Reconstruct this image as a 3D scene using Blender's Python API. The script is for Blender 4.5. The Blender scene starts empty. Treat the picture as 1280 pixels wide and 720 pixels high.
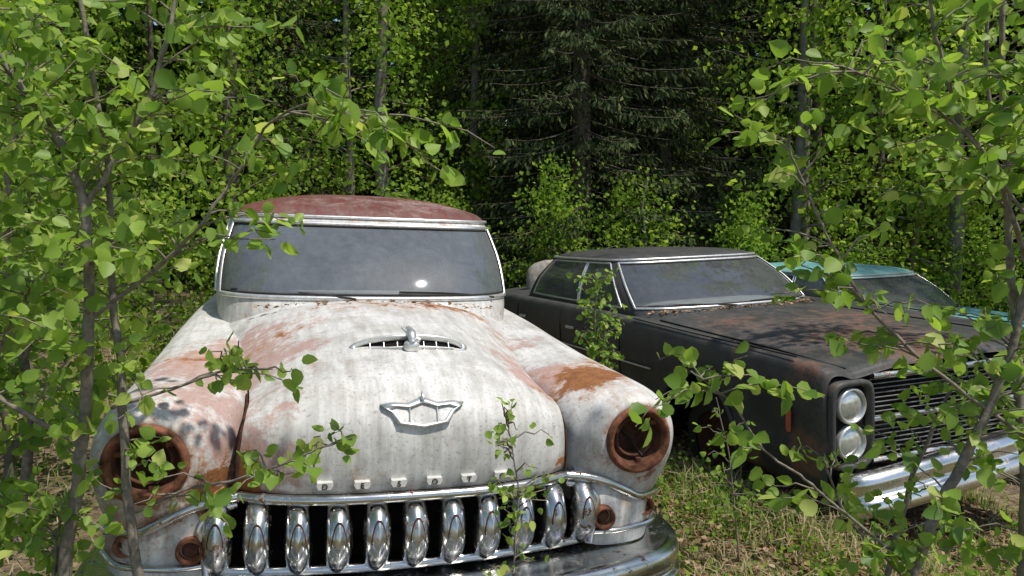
import bpy, math, random
import numpy as np
from mathutils import Vector, Matrix
rng=np.random.default_rng(7)
random.seed(7)
scene=bpy.context.scene
R=math.radians

# ------------------------------------------------------------------ nodes
def nd(nt,t,ins={},**at):
    n=nt.nodes.new(t)
    for k,v in at.items(): setattr(n,k,v)
    for k,v in ins.items():
        s=n.inputs[k]
        if isinstance(v,bpy.types.NodeSocket): nt.links.new(v,s)
        else: s.default_value=v
    return n
def c4(c): return (c[0],c[1],c[2],1.0)
def mixc(nt,f,a,b,bt='MIX'):
    n=nt.nodes.new('ShaderNodeMix'); n.data_type='RGBA'; n.blend_type=bt
    for i,v in ((0,f),(6,a),(7,b)):
        if isinstance(v,bpy.types.NodeSocket): nt.links.new(v,n.inputs[i])
        elif i==0: n.inputs[0].default_value=v
        else: n.inputs[i].default_value=c4(v)
    return n.outputs[2]
def math_(nt,op,a,b=0.0,clamp=False):
    n=nt.nodes.new('ShaderNodeMath'); n.operation=op; n.use_clamp=clamp
    for i,v in ((0,a),(1,b)):
        if isinstance(v,bpy.types.NodeSocket): nt.links.new(v,n.inputs[i])
        else: n.inputs[i].default_value=v
    return n.outputs[0]
def mrange(nt,v,a,b,c=0.0,d=1.0):
    n=nd(nt,'ShaderNodeMapRange',{'Value':v,'From Min':a,'From Max':b,'To Min':c,'To Max':d}); return n.outputs[0]
def noise(nt,vec,scale,detail=6,rough=.6,dist=0.0):
    return nd(nt,'ShaderNodeTexNoise',{'Vector':vec,'Scale':scale,'Detail':min(detail,6),'Roughness':rough,'Distortion':dist}).outputs[0]
def ocoord(nt,sc=(1,1,1),loc=(0,0,0)):
    t=nd(nt,'ShaderNodeTexCoord').outputs['Object']
    return nd(nt,'ShaderNodeMapping',{'Vector':t,'Scale':sc,'Location':loc}).outputs[0]
def newmat(name):
    m=bpy.data.materials.new(name); m.use_nodes=True
    nt=m.node_tree; nt.nodes.clear()
    out=nd(nt,'ShaderNodeOutputMaterial')
    return m,nt,out
def attr(nt,name):
    return nd(nt,'ShaderNodeAttribute',attribute_name=name).outputs['Fac']
def simple(name,col,rough=.6,metal=0,var=.25,scale=12,bump=.1,spec=.5):
    m,nt,out=newmat(name); v=ocoord(nt)
    n=noise(nt,v,scale,8)
    a=tuple(x*(1-var) for x in col); b=tuple(min(1,x*(1+var)) for x in col)
    col_=mixc(nt,mrange(nt,n,.3,.7),a,b)
    bp=nd(nt,'ShaderNodeBump',{'Height':n,'Strength':bump,'Distance':.01})
    p=nd(nt,'ShaderNodeBsdfPrincipled',{'Base Color':col_,'Roughness':rough,'Metallic':metal,'Normal':bp.outputs[0],'Specular IOR Level':spec})
    nt.links.new(p.outputs[0],out.inputs[0]); return m

def paint(name,A,B,prim,rustA,rustB,rough=.45,prim_bias=0.0,rust_bias=0.0,grime=.5,grimecol=(.16,.15,.12),seed=0.0,stain=(.34,.27,.18),pa=.8,sa=.55,wash=.25):
    """old weathered car paint: paint > primer (attr w1) > rust (attr w2) > grime"""
    m,nt,out=newmat(name)
    v=ocoord(nt,loc=(seed,seed,0))
    vs=ocoord(nt,(10,1.3,1.0),(seed,0,0))
    w1=attr(nt,'w1'); w2=attr(nt,'w2')
    big=noise(nt,v,1.8,3); fine=noise(nt,v,17,6,.74); mid=noise(nt,v,6,6,.68); speck=noise(nt,v,85,3,.7)
    streak=noise(nt,vs,3.0,6,.65)
    base=mixc(nt,mrange(nt,big,.35,.65),A,B)
    base=mixc(nt,mrange(nt,mid,.48,.72,0,sa),base,stain)
    base=mixc(nt,mrange(nt,fine,.42,.75,0,.45),base,tuple(x*.5 for x in A))
    g=math_(nt,'MULTIPLY',mrange(nt,math_(nt,'ADD',streak,math_(nt,'MULTIPLY',mid,.6)),.68,1.0),grime)
    base=mixc(nt,g,base,grimecol)
    s2=mrange(nt,speck,.56,.68,0,.65)
    base=mixc(nt,s2,base,tuple(x*.35 for x in B))
    n1=math_(nt,'ADD',math_(nt,'MULTIPLY',fine,.5),math_(nt,'MULTIPLY',mid,.5))
    q1=math_(nt,'ADD',n1,math_(nt,'MULTIPLY',w1,.40))
    m1=mrange(nt,q1,.66-prim_bias,.74-prim_bias)
    pr=mixc(nt,mrange(nt,speck,.35,.65),tuple(x*.65 for x in prim),tuple(min(1,x*1.3) for x in prim))
    col=mixc(nt,mrange(nt,q1,.60-prim_bias,.76-prim_bias,0,wash),base,prim)
    col=mixc(nt,math_(nt,'MULTIPLY',m1,pa),col,pr)
    n2=math_(nt,'ADD',math_(nt,'MULTIPLY',noise(nt,v,9.3,6,.7,.4),.55),math_(nt,'MULTIPLY',fine,.45))
    q2=math_(nt,'ADD',n2,math_(nt,'MULTIPLY',w2,.45))
    m2=mrange(nt,q2,.69-rust_bias,.75-rust_bias)
    halo=mrange(nt,q2,.60-rust_bias,.72-rust_bias,0,.4)
    col=mixc(nt,halo,col,tuple(x*1.15 for x in rustB))
    ru=mixc(nt,mrange(nt,math_(nt,'ADD',fine,math_(nt,'MULTIPLY',speck,.4)),.5,.85),rustA,rustB)
    ru=mixc(nt,mrange(nt,speck,.5,.62,0,.5),ru,tuple(x*.4 for x in rustA))
    col=mixc(nt,m2,col,ru)
    h=math_(nt,'ADD',math_(nt,'MULTIPLY',m1,-.4),math_(nt,'MULTIPLY',math_(nt,'MULTIPLY',m2,speck),1.6))
    h=math_(nt,'ADD',h,math_(nt,'MULTIPLY',big,2.5))
    bp=nd(nt,'ShaderNodeBump',{'Height':h,'Strength':.35,'Distance':.004})
    rg=math_(nt,'ADD',math_(nt,'ADD',rough,math_(nt,'MULTIPLY',mid,.25)),math_(nt,'MULTIPLY',math_(nt,'MAXIMUM',m1,m2),.3),True)
    p=nd(nt,'ShaderNodeBsdfPrincipled',{'Base Color':col,'Roughness':rg,'Normal':bp.outputs[0],'Specular IOR Level':.3})
    nt.links.new(p.outputs[0],out.inputs[0]); return m

def chrome(name,base=.55,rough=.18,spots=.0):
    m,nt,out=newmat(name); v=ocoord(nt)
    n=noise(nt,v,28,6,.75); n2=noise(nt,v,6,4)
    f=mrange(nt,math_(nt,'ADD',n,math_(nt,'MULTIPLY',n2,.5)),.86-spots,.93-spots)
    col=mixc(nt,f,(base,base,base*.98),(.13,.06,.03))
    rg=math_(nt,'ADD',mrange(nt,n2,.3,.7,rough*.6,rough*1.8),math_(nt,'MULTIPLY',f,.5),True)
    mt=mrange(nt,f,0,1,1,.15)
    bp=nd(nt,'ShaderNodeBump',{'Height':n,'Strength':.08,'Distance':.003})
    p=nd(nt,'ShaderNodeBsdfPrincipled',{'Base Color':col,'Roughness':rg,'Metallic':mt,'Normal':bp.outputs[0]})
    nt.links.new(p.outputs[0],out.inputs[0]); return m

def glassmat(name,tint=(.84,.90,.88),dust_haze=.22,dcol=(.38,.42,.44)):
    m,nt,out=newmat(name); v=ocoord(nt)
    tr=nd(nt,'ShaderNodeBsdfTransparent',{'Color':c4(tint)})
    gl=nd(nt,'ShaderNodeBsdfGlossy',{'Color':(.9,.95,1,1),'Roughness':.03})
    lw=nd(nt,'ShaderNodeFresnel',{'IOR':1.9})
    a=nd(nt,'ShaderNodeMixShader',{0:lw.outputs[0],1:tr.outputs[0],2:gl.outputs[0]})
    df=nd(nt,'ShaderNodeBsdfDiffuse',{'Color':c4(dcol)})  # dust film, tinted bluish so reflected sky haze sits in its colour
    n=math_(nt,'ADD',math_(nt,'MULTIPLY',noise(nt,v,22,6,.75),.6),math_(nt,'MULTIPLY',noise(nt,v,5,4,.6),.4))
    f=math_(nt,'MULTIPLY',mrange(nt,n,.3,.7,.6,1.4),dust_haze)
    b=nd(nt,'ShaderNodeMixShader',{0:f,1:a.outputs[0],2:df.outputs[0]})
    nt.links.new(b.outputs[0],out.inputs[0]); return m

def leafmat(name,stops,trans=.45,tcol=1.5,rough=.5,cheap=False):
    m,nt,out=newmat(name)
    r=nd(nt,'ShaderNodeValToRGB',{'Fac':attr(nt,'rnd')})
    cr=r.color_ramp
    cr.elements[0].position=stops[0][0]; cr.elements[0].color=c4(stops[0][1])
    cr.elements[1].position=stops[-1][0]; cr.elements[1].color=c4(stops[-1][1])
    for p,c in stops[1:-1]:
        e=cr.elements.new(p); e.color=c4(c)
    if cheap: p=nd(nt,'ShaderNodeBsdfDiffuse',{'Color':r.outputs[0]})
    else: p=nd(nt,'ShaderNodeBsdfPrincipled',{'Base Color':r.outputs[0],'Roughness':rough,'Specular IOR Level':.3})
    tc=mixc(nt,1.0,r.outputs[0],(tcol,tcol*1.02,tcol*.55),'MULTIPLY')
    t=nd(nt,'ShaderNodeBsdfTranslucent',{'Color':tc})
    mx=nd(nt,'ShaderNodeMixShader',{0:trans,1:p.outputs[0],2:t.outputs[0]})
    nt.links.new(mx.outputs[0],out.inputs[0]); return m

# ------------------------------------------------------------------ geometry helpers
def crom(P,t,closed=False):
    P=np.asarray(P,float); t=np.asarray(t,float); n=len(P)
    if closed:
        i=np.floor(t).astype(int); f=t-i
        p0,p1,p2,p3=P[(i-1)%n],P[i%n],P[(i+1)%n],P[(i+2)%n]
    else:
        i=np.clip(np.floor(t).astype(int),0,n-2); f=t-i
        E=np.concatenate([[2*P[0]-P[1]],P,[2*P[-1]-P[-2]]])
        p0,p1,p2,p3=E[i],E[i+1],E[i+2],E[i+3]
    f=f.reshape(f.shape+(1,)*(P.ndim-1))
    return .5*(2*p1+(p2-p0)*f+(2*p0-5*p1+4*p2-p3)*f*f+(3*p1-p0-3*p2+p3)*f**3)
def surf(G,us,vs,closed_v=False,closed_u=False):
    A=crom(np.asarray(G,float),us,closed_u)
    B=crom(A.swapaxes(0,1),vs,closed_v)
    return B.swapaxes(0,1)
def smooth(P,k=8):
    P=np.asarray(P,float); return crom(P,np.linspace(0,len(P)-1,(len(P)-1)*k+1))

class MB:
    def __init__(s): s.v=[];s.f=[];s.m=[];s.r=[];s.n=0
    def add(s,v,f,m=0,r=None):
        v=np.asarray(v,float).reshape(-1,3)
        s.v.append(v)
        if isinstance(f,np.ndarray): f=(f+s.n).tolist()
        else: f=[[a+s.n for a in q] for q in f]
        s.f+=f
        if isinstance(m,int): s.m+=[m]*len(f)
        else: s.m+=list(m)
        s.r.append(np.full(len(v),.5) if r is None else np.asarray(r,float))
        s.n+=len(v)
    def grid(s,P,m=0,cu=False,cv=False,mf=None,drop=None):
        nu,nv=P.shape[:2]; f=[];mm=[]
        for i in range(nu if cu else nu-1):
            for j in range(nv if cv else nv-1):
                i2=(i+1)%nu;j2=(j+1)%nv
                if drop is not None and drop((P[i,j]+P[i2,j2])*.5): continue
                f.append([i*nv+j,i*nv+j2,i2*nv+j2,i2*nv+j]); mm.append(mf(i,j) if mf else m)
        s.add(P.reshape(-1,3),f,mm)
    def tube(s,P,r,k=6,m=0,rnd=None,flat=1.0):
        P=np.asarray(P,float); n=len(P); r=np.broadcast_to(np.asarray(r,float),(n,))
        T=np.gradient(P,axis=0); T/=np.linalg.norm(T,axis=1)[:,None]+1e-9
        ref=np.array([0,0,1.]) if abs(T[:,2]).mean()<.8 else np.array([1.,0,0])
        A=np.cross(T,ref); A/=np.linalg.norm(A,axis=1)[:,None]+1e-9
        B=np.cross(A,T)
        a=np.linspace(0,2*np.pi,k,endpoint=False)
        V=P[:,None]+r[:,None,None]*(A[:,None]*np.cos(a)[None,:,None]*flat+B[:,None]*np.sin(a)[None,:,None])
        i=np.arange(n-1)[:,None]*k; j=np.arange(k)[None]; j2=(j+1)%k
        F=np.stack([i+j,i+j2,i+k+j2,i+k+j],-1).reshape(-1,4)
        s.add(V.reshape(-1,3),F,m,None if rnd is None else np.full(n*k,rnd))
        s.add(V[0],[list(range(k))[::-1]],m); s.add(V[-1],[list(range(k))],m)
    def box(s,c,sz,m=0,rot=None,bev=.0,seg=4):
        n=10; a=np.linspace(-np.pi/2,np.pi/2,n); b=np.linspace(0,2*np.pi,20,endpoint=False)
        e=.25 if bev==0 else bev
        sp=lambda x:np.sign(x)*np.abs(x)**e
        X=sp(np.cos(a))[:,None]*sp(np.cos(b))[None]; Y=sp(np.cos(a))[:,None]*sp(np.sin(b))[None]; Z=np.repeat(sp(np.sin(a))[:,None],20,1)
        P=np.stack([X*sz[0]/2,Y*sz[1]/2,Z*sz[2]/2],-1)
        if rot is not None: P=P@np.array(rot).T
        s.grid(P+np.array(c),m,cv=True)
    def rev(s,prof,c,axis='y',k=28,m=0,sx=1,sz=1):
        prof=np.asarray(prof,float); b=np.linspace(0,2*np.pi,k,endpoint=False)
        r=prof[:,0][:,None];h=np.repeat(prof[:,1][:,None],k,1)
        C=r*np.cos(b)[None]*sx; S=r*np.sin(b)[None]*sz
        if axis=='y': P=np.stack([C,h,S],-1)
        elif axis=='x': P=np.stack([h,C,S],-1)
        else: P=np.stack([C,S,h],-1)
        s.grid(P+np.array(c),m,cv=True)
    def leaves(s,P,D,N,L,r,m=0,near=True,w=1.0):
        P=np.asarray(P);n=len(P)
        D=D/(np.linalg.norm(D,axis=1)[:,None]+1e-9)
        X=np.cross(D,N); X/=np.linalg.norm(X,axis=1)[:,None]+1e-9
        N=np.cross(X,D)
        if near:
            sh=np.array([[0,0,0],[.34,.12,.05],[.47,.42,.08],[.30,.78,.03],[0,1.05,-.10],[-.30,.78,.03],[-.47,.42,.08],[-.34,.12,.05]])
            F=[[0,1,2,3,4],[0,4,5,6,7]]
        else:
            sh=np.array([[0,0,0],[.40,.45,.06],[0,1,-.05],[-.40,.45,.06]]); F=[[0,1,2,3]]
        L=np.asarray(L)[:,None,None]; ww=np.broadcast_to(np.asarray(w,float),(n,))[:,None,None]
        V=P[:,None]+L*(X[:,None]*sh[None,:,0:1]*ww+D[:,None]*sh[None,:,1:2]+N[:,None]*sh[None,:,2:3])
        k=len(sh); off=(np.arange(n)*k)[:,None]
        FF=np.concatenate([off+np.array(f)[None] for f in F])
        s.add(V.reshape(-1,3),FF,m,np.repeat(r,k))
    def build(s,name,mats,parent=None,wf=None,flat=False,loc=None):
        V=np.concatenate(s.v)
        me=bpy.data.meshes.new(name); me.from_pydata(V.tolist(),[],s.f)
        for mt in mats: me.materials.append(mt)
        me.polygons.foreach_set('material_index',s.m)
        if not flat: me.polygons.foreach_set('use_smooth',[True]*len(s.f))
        a=me.attributes.new('rnd','FLOAT','POINT'); a.data.foreach_set('value',np.concatenate(s.r))
        if wf:
            w1,w2=wf(V)
            for nm,w in (('w1',w1),('w2',w2)):
                a=me.attributes.new(nm,'FLOAT','POINT'); a.data.foreach_set('value',np.clip(w,0,1.2).astype(float))
        me.update()
        o=bpy.data.objects.new(name,me); scene.collection.objects.link(o)
        if parent: o.parent=parent
        if loc is not None: o.location=loc
        return o
def empty(name,loc,rz,ry=0,rx=0):
    e=bpy.data.objects.new(name,None); scene.collection.objects.link(e)
    e.matrix_world=Matrix.Translation(loc)@Matrix.Rotation(R(rz),4,'Z')@Matrix.Rotation(R(rx),4,'X')@Matrix.Rotation(R(ry),4,'Y')
    e.empty_display_size=.3
    return e
def mir(row):
    row=[np.array(p,float) for p in row]
    return [p*np.array([-1,1,1]) for p in row[:0:-1]]+row
def gauss(V,L):
    w=np.zeros(len(V))
    for x,y,z,r,a in L:
        d2=((V-np.array([x,y,z]))**2).sum(1); w+=a*np.exp(-d2/(r*r))
    return w

# ------------------------------------------------------------------ materials
M={}
M['white']=paint('weathered_white_paint',(.68,.67,.645),(.56,.55,.525),(.37,.20,.165),(.14,.055,.025),(.34,.145,.05),rough=.36,grime=.60,grimecol=(.24,.23,.20),pa=.62,stain=(.45,.43,.38),sa=.6,wash=.15)
M['roof']=paint('rusted_roof_paint',(.17,.05,.042),(.125,.04,.035),(.30,.21,.19),(.07,.03,.022),(.15,.06,.035),rough=.40,grime=.45,seed=3,stain=(.12,.04,.032),pa=.6)
M['black']=paint('faded_black_paint',(.048,.051,.052),(.032,.034,.034),(.09,.078,.07),(.095,.055,.038),(.17,.095,.065),rough=.42,grime=.45,grimecol=(.10,.095,.08),seed=5,stain=(.065,.06,.052),pa=.6)
M['teal']=paint('faded_teal_paint',(.13,.36,.36),(.18,.42,.41),(.45,.45,.40),(.20,.07,.03),(.3,.12,.05),rough=.35,grime=.3,seed=8,stain=(.16,.34,.32))
M['chrome']=chrome('old_chrome',.62,.17,0.015)
M['chrome2']=chrome('pitted_chrome',.62,.22,.035)
M['bumperchrome']=chrome('bumper_chrome',.66,.20,.01)
M['grillebar']=simple('tarnished_grille_metal',(.20,.20,.19),.4,.8,.4,30)
M['alum']=simple('dull_trim_metal',(.66,.66,.64),.34,.7,.2,30)
M['plaque']=simple('bright_letter_metal',(.66,.66,.63),.35,.25,.2,40)
M['rust']=simple('rusted_metal',(.17,.068,.036),.85,0,.7,25,.6,.25)
M['rustd']=simple('dark_rusted_metal',(.10,.045,.027),.85,0,.6,25,.5,.2)
M['rustk']=simple('rust_edge',(.06,.03,.02),.9,0,.5,30,.3,.1)
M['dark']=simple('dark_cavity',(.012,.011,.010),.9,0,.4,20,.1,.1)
M['rubber']=simple('old_rubber',(.03,.028,.026),.85,0,.4,20,.2,.2)
M['seat']=simple('seat_fabric',(.26,.24,.20),.9,0,.4,20,.2,.2)
M['dash']=simple('dashboard_paint',(.24,.24,.22),.7,0,.3,10,.1,.2)
M['glass']=glassmat('dust_haze_glass')
M['glassb']=glassmat('sedan_glass',(.8,.86,.84),.15,(.36,.38,.38))
M['lens']=simple('lamp_glass',(.50,.52,.50),.10,.6,.3,30,.05)
M['amber']=simple('faded_marker_lens',(.45,.10,.06),.35,0,.3,20)
M['bark']=simple('sapling_bark',(.19,.165,.13),.85,0,.45,40,.4,.2)
M['bark2']=simple('tree_bark',(.12,.10,.08),.9,0,.5,14,.6,.2)
M['bark3']=simple('aspen_bark',(.17,.155,.125),.85,0,.45,10,.5,.2)
M['leafN']=leafmat('sapling_leaf',[(0,(.11,.21,.035)),(.5,(.22,.34,.055)),(.85,(.33,.45,.085)),(1,(.44,.50,.14))],.5,1.5,.45)
M['leafB']=leafmat('aspen_leaf',[(0,(.045,.10,.016)),(.5,(.18,.29,.040)),(1,(.36,.46,.08))],.5,1.5,.5,True)
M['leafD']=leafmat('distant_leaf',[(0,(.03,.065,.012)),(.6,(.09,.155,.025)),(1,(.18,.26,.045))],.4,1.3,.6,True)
M['needle']=leafmat('spruce_needles',[(0,(.022,.036,.018)),(.6,(.058,.08,.034)),(1,(.13,.15,.06))],.15,1.2,.7,True)
M['grass']=leafmat('grass_blade',[(0,(.08,.17,.025)),(.5,(.19,.29,.055)),(.58,(.34,.28,.16)),(1,(.50,.41,.26))],.35,1.2,.6,True)
M['litter']=leafmat('leaf_litter',[(0,(.11,.065,.035)),(.6,(.25,.16,.09)),(1,(.40,.30,.19))],.1,1.0,.8,True)

# ------------------------------------------------------------------ terrain
def hgt(x,y):
    x=np.asarray(x,float);y=np.asarray(y,float)
    t=np.clip((x+.4*y-2.5)/3.5,0,1); s=t*t*(3-2*t)
    b=.02*np.sin(2.1*x+.7)*np.cos(1.7*y)+.012*np.sin(5.3*x+2*y)
    return -.5*s+b
def make_ground():
    g=np.sinh(np.linspace(-6.2,6.2,261)); g=g/g.max()*400
    X,Y=np.meshgrid(g,g+4,indexing='ij')
    Z=hgt(X,Y)
    far=np.clip((np.hypot(X,Y)-40)/100,0,1)
    Z=Z-far*.5
    mb=MB(); mb.grid(np.stack([X,Y,Z],-1))
    m,nt,out=newmat('forest_soil'); v=ocoord(nt)
    n=noise(nt,v,1.3,6,.65); f=noise(nt,v,30,6,.75); k=noise(nt,v,9,6,.7)
    c=mixc(nt,mrange(nt,f,.35,.65),(.065,.045,.028),(.25,.19,.12))
    c=mixc(nt,mrange(nt,k,.46,.60,0,.65),c,(.36,.29,.18))
    c=mixc(nt,mrange(nt,n,.50,.64,0,.5),c,(.09,.13,.03))
    bp=nd(nt,'ShaderNodeBump',{'Height':math_(nt,'ADD',f,k),'Strength':.9,'Distance':.03})
    p=nd(nt,'ShaderNodeBsdfPrincipled',{'Base Color':c,'Roughness':.95,'Normal':bp.outputs[0],'Specular IOR Level':.1})
    nt.links.new(p.outputs[0],out.inputs[0])
    mb.build('ground',[m])
make_ground()

# ------------------------------------------------------------------ shared car parts
def ringfull(h):
    h=[tuple(p) for p in h]
    return np.array(h+[(-x,y) for x,y in h[-2:0:-1]],float)
def greenhouse(parent,belt,top,zs,roofz,zones,mbody,mroof,mglass,mtrim,wf,wind,tr=.011,drip=True,crown=(.9,.62,.3)):
    b=ringfull(belt);t=ringfull(top); n=len(b); Mh=len(belt)-1
    zb,g0,g1,zh=zs; rows=[]
    for z in (zb,g0,(g0+g1)/2,g1,zh):
        k=(z-zb)/(zh-zb); q=b*(1-k)+t*k
        c=np.array([0,(b[0,1]+b[Mh,1])/2]); q=c+(q-c)*(1+.05*math.sin(math.pi*k))
        rows.append(np.column_stack([q,np.full(n,z)]))
    c=np.array([0,(t[0,1]+t[Mh,1])/2])
    for s,z in zip(crown+(0,),roofz):
        rows.append(np.column_stack([c+(t-c)*s,np.full(n,z)]))
    G=np.array(rows)
    pu=10;pv=8
    us=np.arange(0,n,1/pu); vs=np.arange(0,len(rows)-1+1e-6,1/pv)
    P=surf(G,vs,us,closed_v=True)
    def gz(u):
        u=u if u<=Mh else n-u
        for a,e,s_ in zones:
            if a<=u<=e: return s_
        return None
    def mf(i,j):
        r=(i+.5)/pv; u=(j+.5)/pu
        if 1<=r<=3:
            g=gz(u)
            if g is not None: return 2
        return 1 if r>=3.55 else 0
    mb=MB(); mb.grid(P,cv=True,mf=mf)
    o=mb.build('greenhouse',[mbody,mroof,mglass],parent,wf)
    tb=MB()
    line=lambda ua,ub,v,k=40:surf(G,[v],np.linspace(ua,ub,k)%n,closed_v=True)[0]
    col=lambda u,va,vb,k=20:surf(G,np.linspace(va,vb,k),[u%n],closed_v=True)[:,0]
    def out(Pl,d=.004):
        c=np.array([0,(b[0,1]+b[Mh,1])/2,.9]); v=Pl-c; v/=np.linalg.norm(v,axis=1)[:,None]; return Pl+v*d
    a=zones[0][1]
    tb.tube(out(line(-a,a,1.0,60)),tr,8); tb.tube(out(line(-a,a,3.0,60)),tr,8)
    for s_ in (-1,1): tb.tube(out(col(s_*a,1,3)),tr*.9,8)
    for (u0,u1,_) in zones[1:]:
        for sg in (1,-1):
            f=(lambda u:u) if sg==1 else (lambda u:n-u)
            u1c=min(u1,Mh)
            tb.tube(out(line(f(u0),f(u1c),1.0)),tr*.8,6); tb.tube(out(line(f(u0),f(u1c),3.0)),tr*.8,6)
            tb.tube(out(col(f(u0),1,3)),tr*.7,6)
            if u1<Mh: tb.tube(out(col(f(u1),1,3)),tr*.7,6)
    if drip:
        tb.tube(out(line(-Mh,Mh,3.5,120),.008),.010,6)
    tb.build('window_trim',[mtrim],parent)
    kb=MB()
    for vv,dd in ((1.10,.002),(2.92,.002)): kb.tube(out(line(-a+.06,a-.06,vv,60),dd),.007,6)
    for s_ in (-1,1): kb.tube(out(col(s_*(a-.08),1.1,2.92),.002),.007,6)
    kb.build('window_gasket',[M['rubber']],parent)
    wb=MB()
    for x0 in wind:
        base=surf(G,[1.02],[ (x0[0])%n],closed_v=True)[0,0]; tip=surf(G,[x0[2]],[x0[1]%n],closed_v=True)[0,0]
        pts=np.array([base+(0,-.03,0),(base+tip)/2+(0,-.045,.012),tip+(0,-.012,.004)])
        wb.tube(smooth(pts,6),.006,6)
    wb.build('wipers',[M['rubber']],parent)
    return G
def wheel(mb,x,y,z,r,w,sgn):
    prof=[(r*.62,-w/2),(r*.9,-w/2),(r,-w*.35),(r*1.01,0),(r,w*.35),(r*.9,w/2),(r*.62,w/2)]
    mb.rev(prof,(x,y,z),'x',32,0)
    h=[(0,w*.28*sgn),(r*.22,w*.30*sgn),(r*.3,w*.16*sgn),(r*.5,w*.12*sgn),(r*.58,w*.36*sgn),(r*.64,w*.42*sgn)]
    mb.rev(h,(x,y,z),'x',32,1)
def interior(parent,zf,ydash,wid,steer=.36,zd=.95):
    mb=MB()
    mb.box((0,ydash,zd),(wid*1.86,.34,.2),1,bev=.4)
    mb.box((0,ydash+1.15,zf+.28),(wid*1.8,.6,.25),0,bev=.45)
    mb.box((0,ydash+1.42,zf+.62),(wid*1.76,.18,.68),0,bev=.45)
    mb.box((0,ydash+2.15,zf+.28),(wid*1.7,.55,.25),0,bev=.45)
    mb.box((0,ydash+2.42,zf+.6),(wid*1.66,.18,.62),0,bev=.45)
    mb.box((0,ydash+1.1,zf),(wid*1.9,2.6,.06),2)
    a=np.linspace(0,2*np.pi,40)
    c=np.array([steer,ydash+.34,zd+.17]); tilt=R(60)
    ring=np.stack([c[0]+.2*np.cos(a),c[1]-.2*np.sin(a)*math.cos(tilt),c[2]+.2*np.sin(a)*math.sin(tilt)],-1)
    mb.tube(ring,.013,8,3)
    mb.tube([c+(-.19,0,0),c+(.19,0,0)],.01,6,3); mb.tube([c,c+(0,-.4,-.22)],.022,8,3)
    mb.build('interior',[M['seat'],M['dash'],M['dark'],M['rubber']],parent)
def bumper_mesh(mb,path,prof,m=0):
    P=smooth(path,10); T=np.gradient(P,axis=0); T/=np.linalg.norm(T,axis=1)[:,None]
    Nn=np.stack([T[:,1],-T[:,0]],-1)
    pr=smooth(prof,5)
    G=np.zeros((len(P),len(pr),3))
    G[:,:,:2]=P[:,None,:]+Nn[:,None,:]*pr[None,:,0:1]
    G[:,:,2]=pr[None,:,1]
    mb.grid(G,m)
def debris(parent,N,fx,fy,fz,seed):
    rg=np.random.default_rng(seed); x=rg.uniform(*fx,N); y=fy(x)+np.abs(rg.normal(0,.05,N))*-1; z=fz(x,y)+rg.uniform(.002,.012,N)
    mb=MB(); mb.leaves(np.stack([x,y,z],-1),rg.normal(0,1,(N,3))*np.array([1,1,.2]),rg.normal(0,.4,(N,3))+np.array([0,0,1]),rg.uniform(.012,.038,N),rg.uniform(0,1,N),0,False)
    mb.build('fallen_leaves',[M['litter']],parent)

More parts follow.
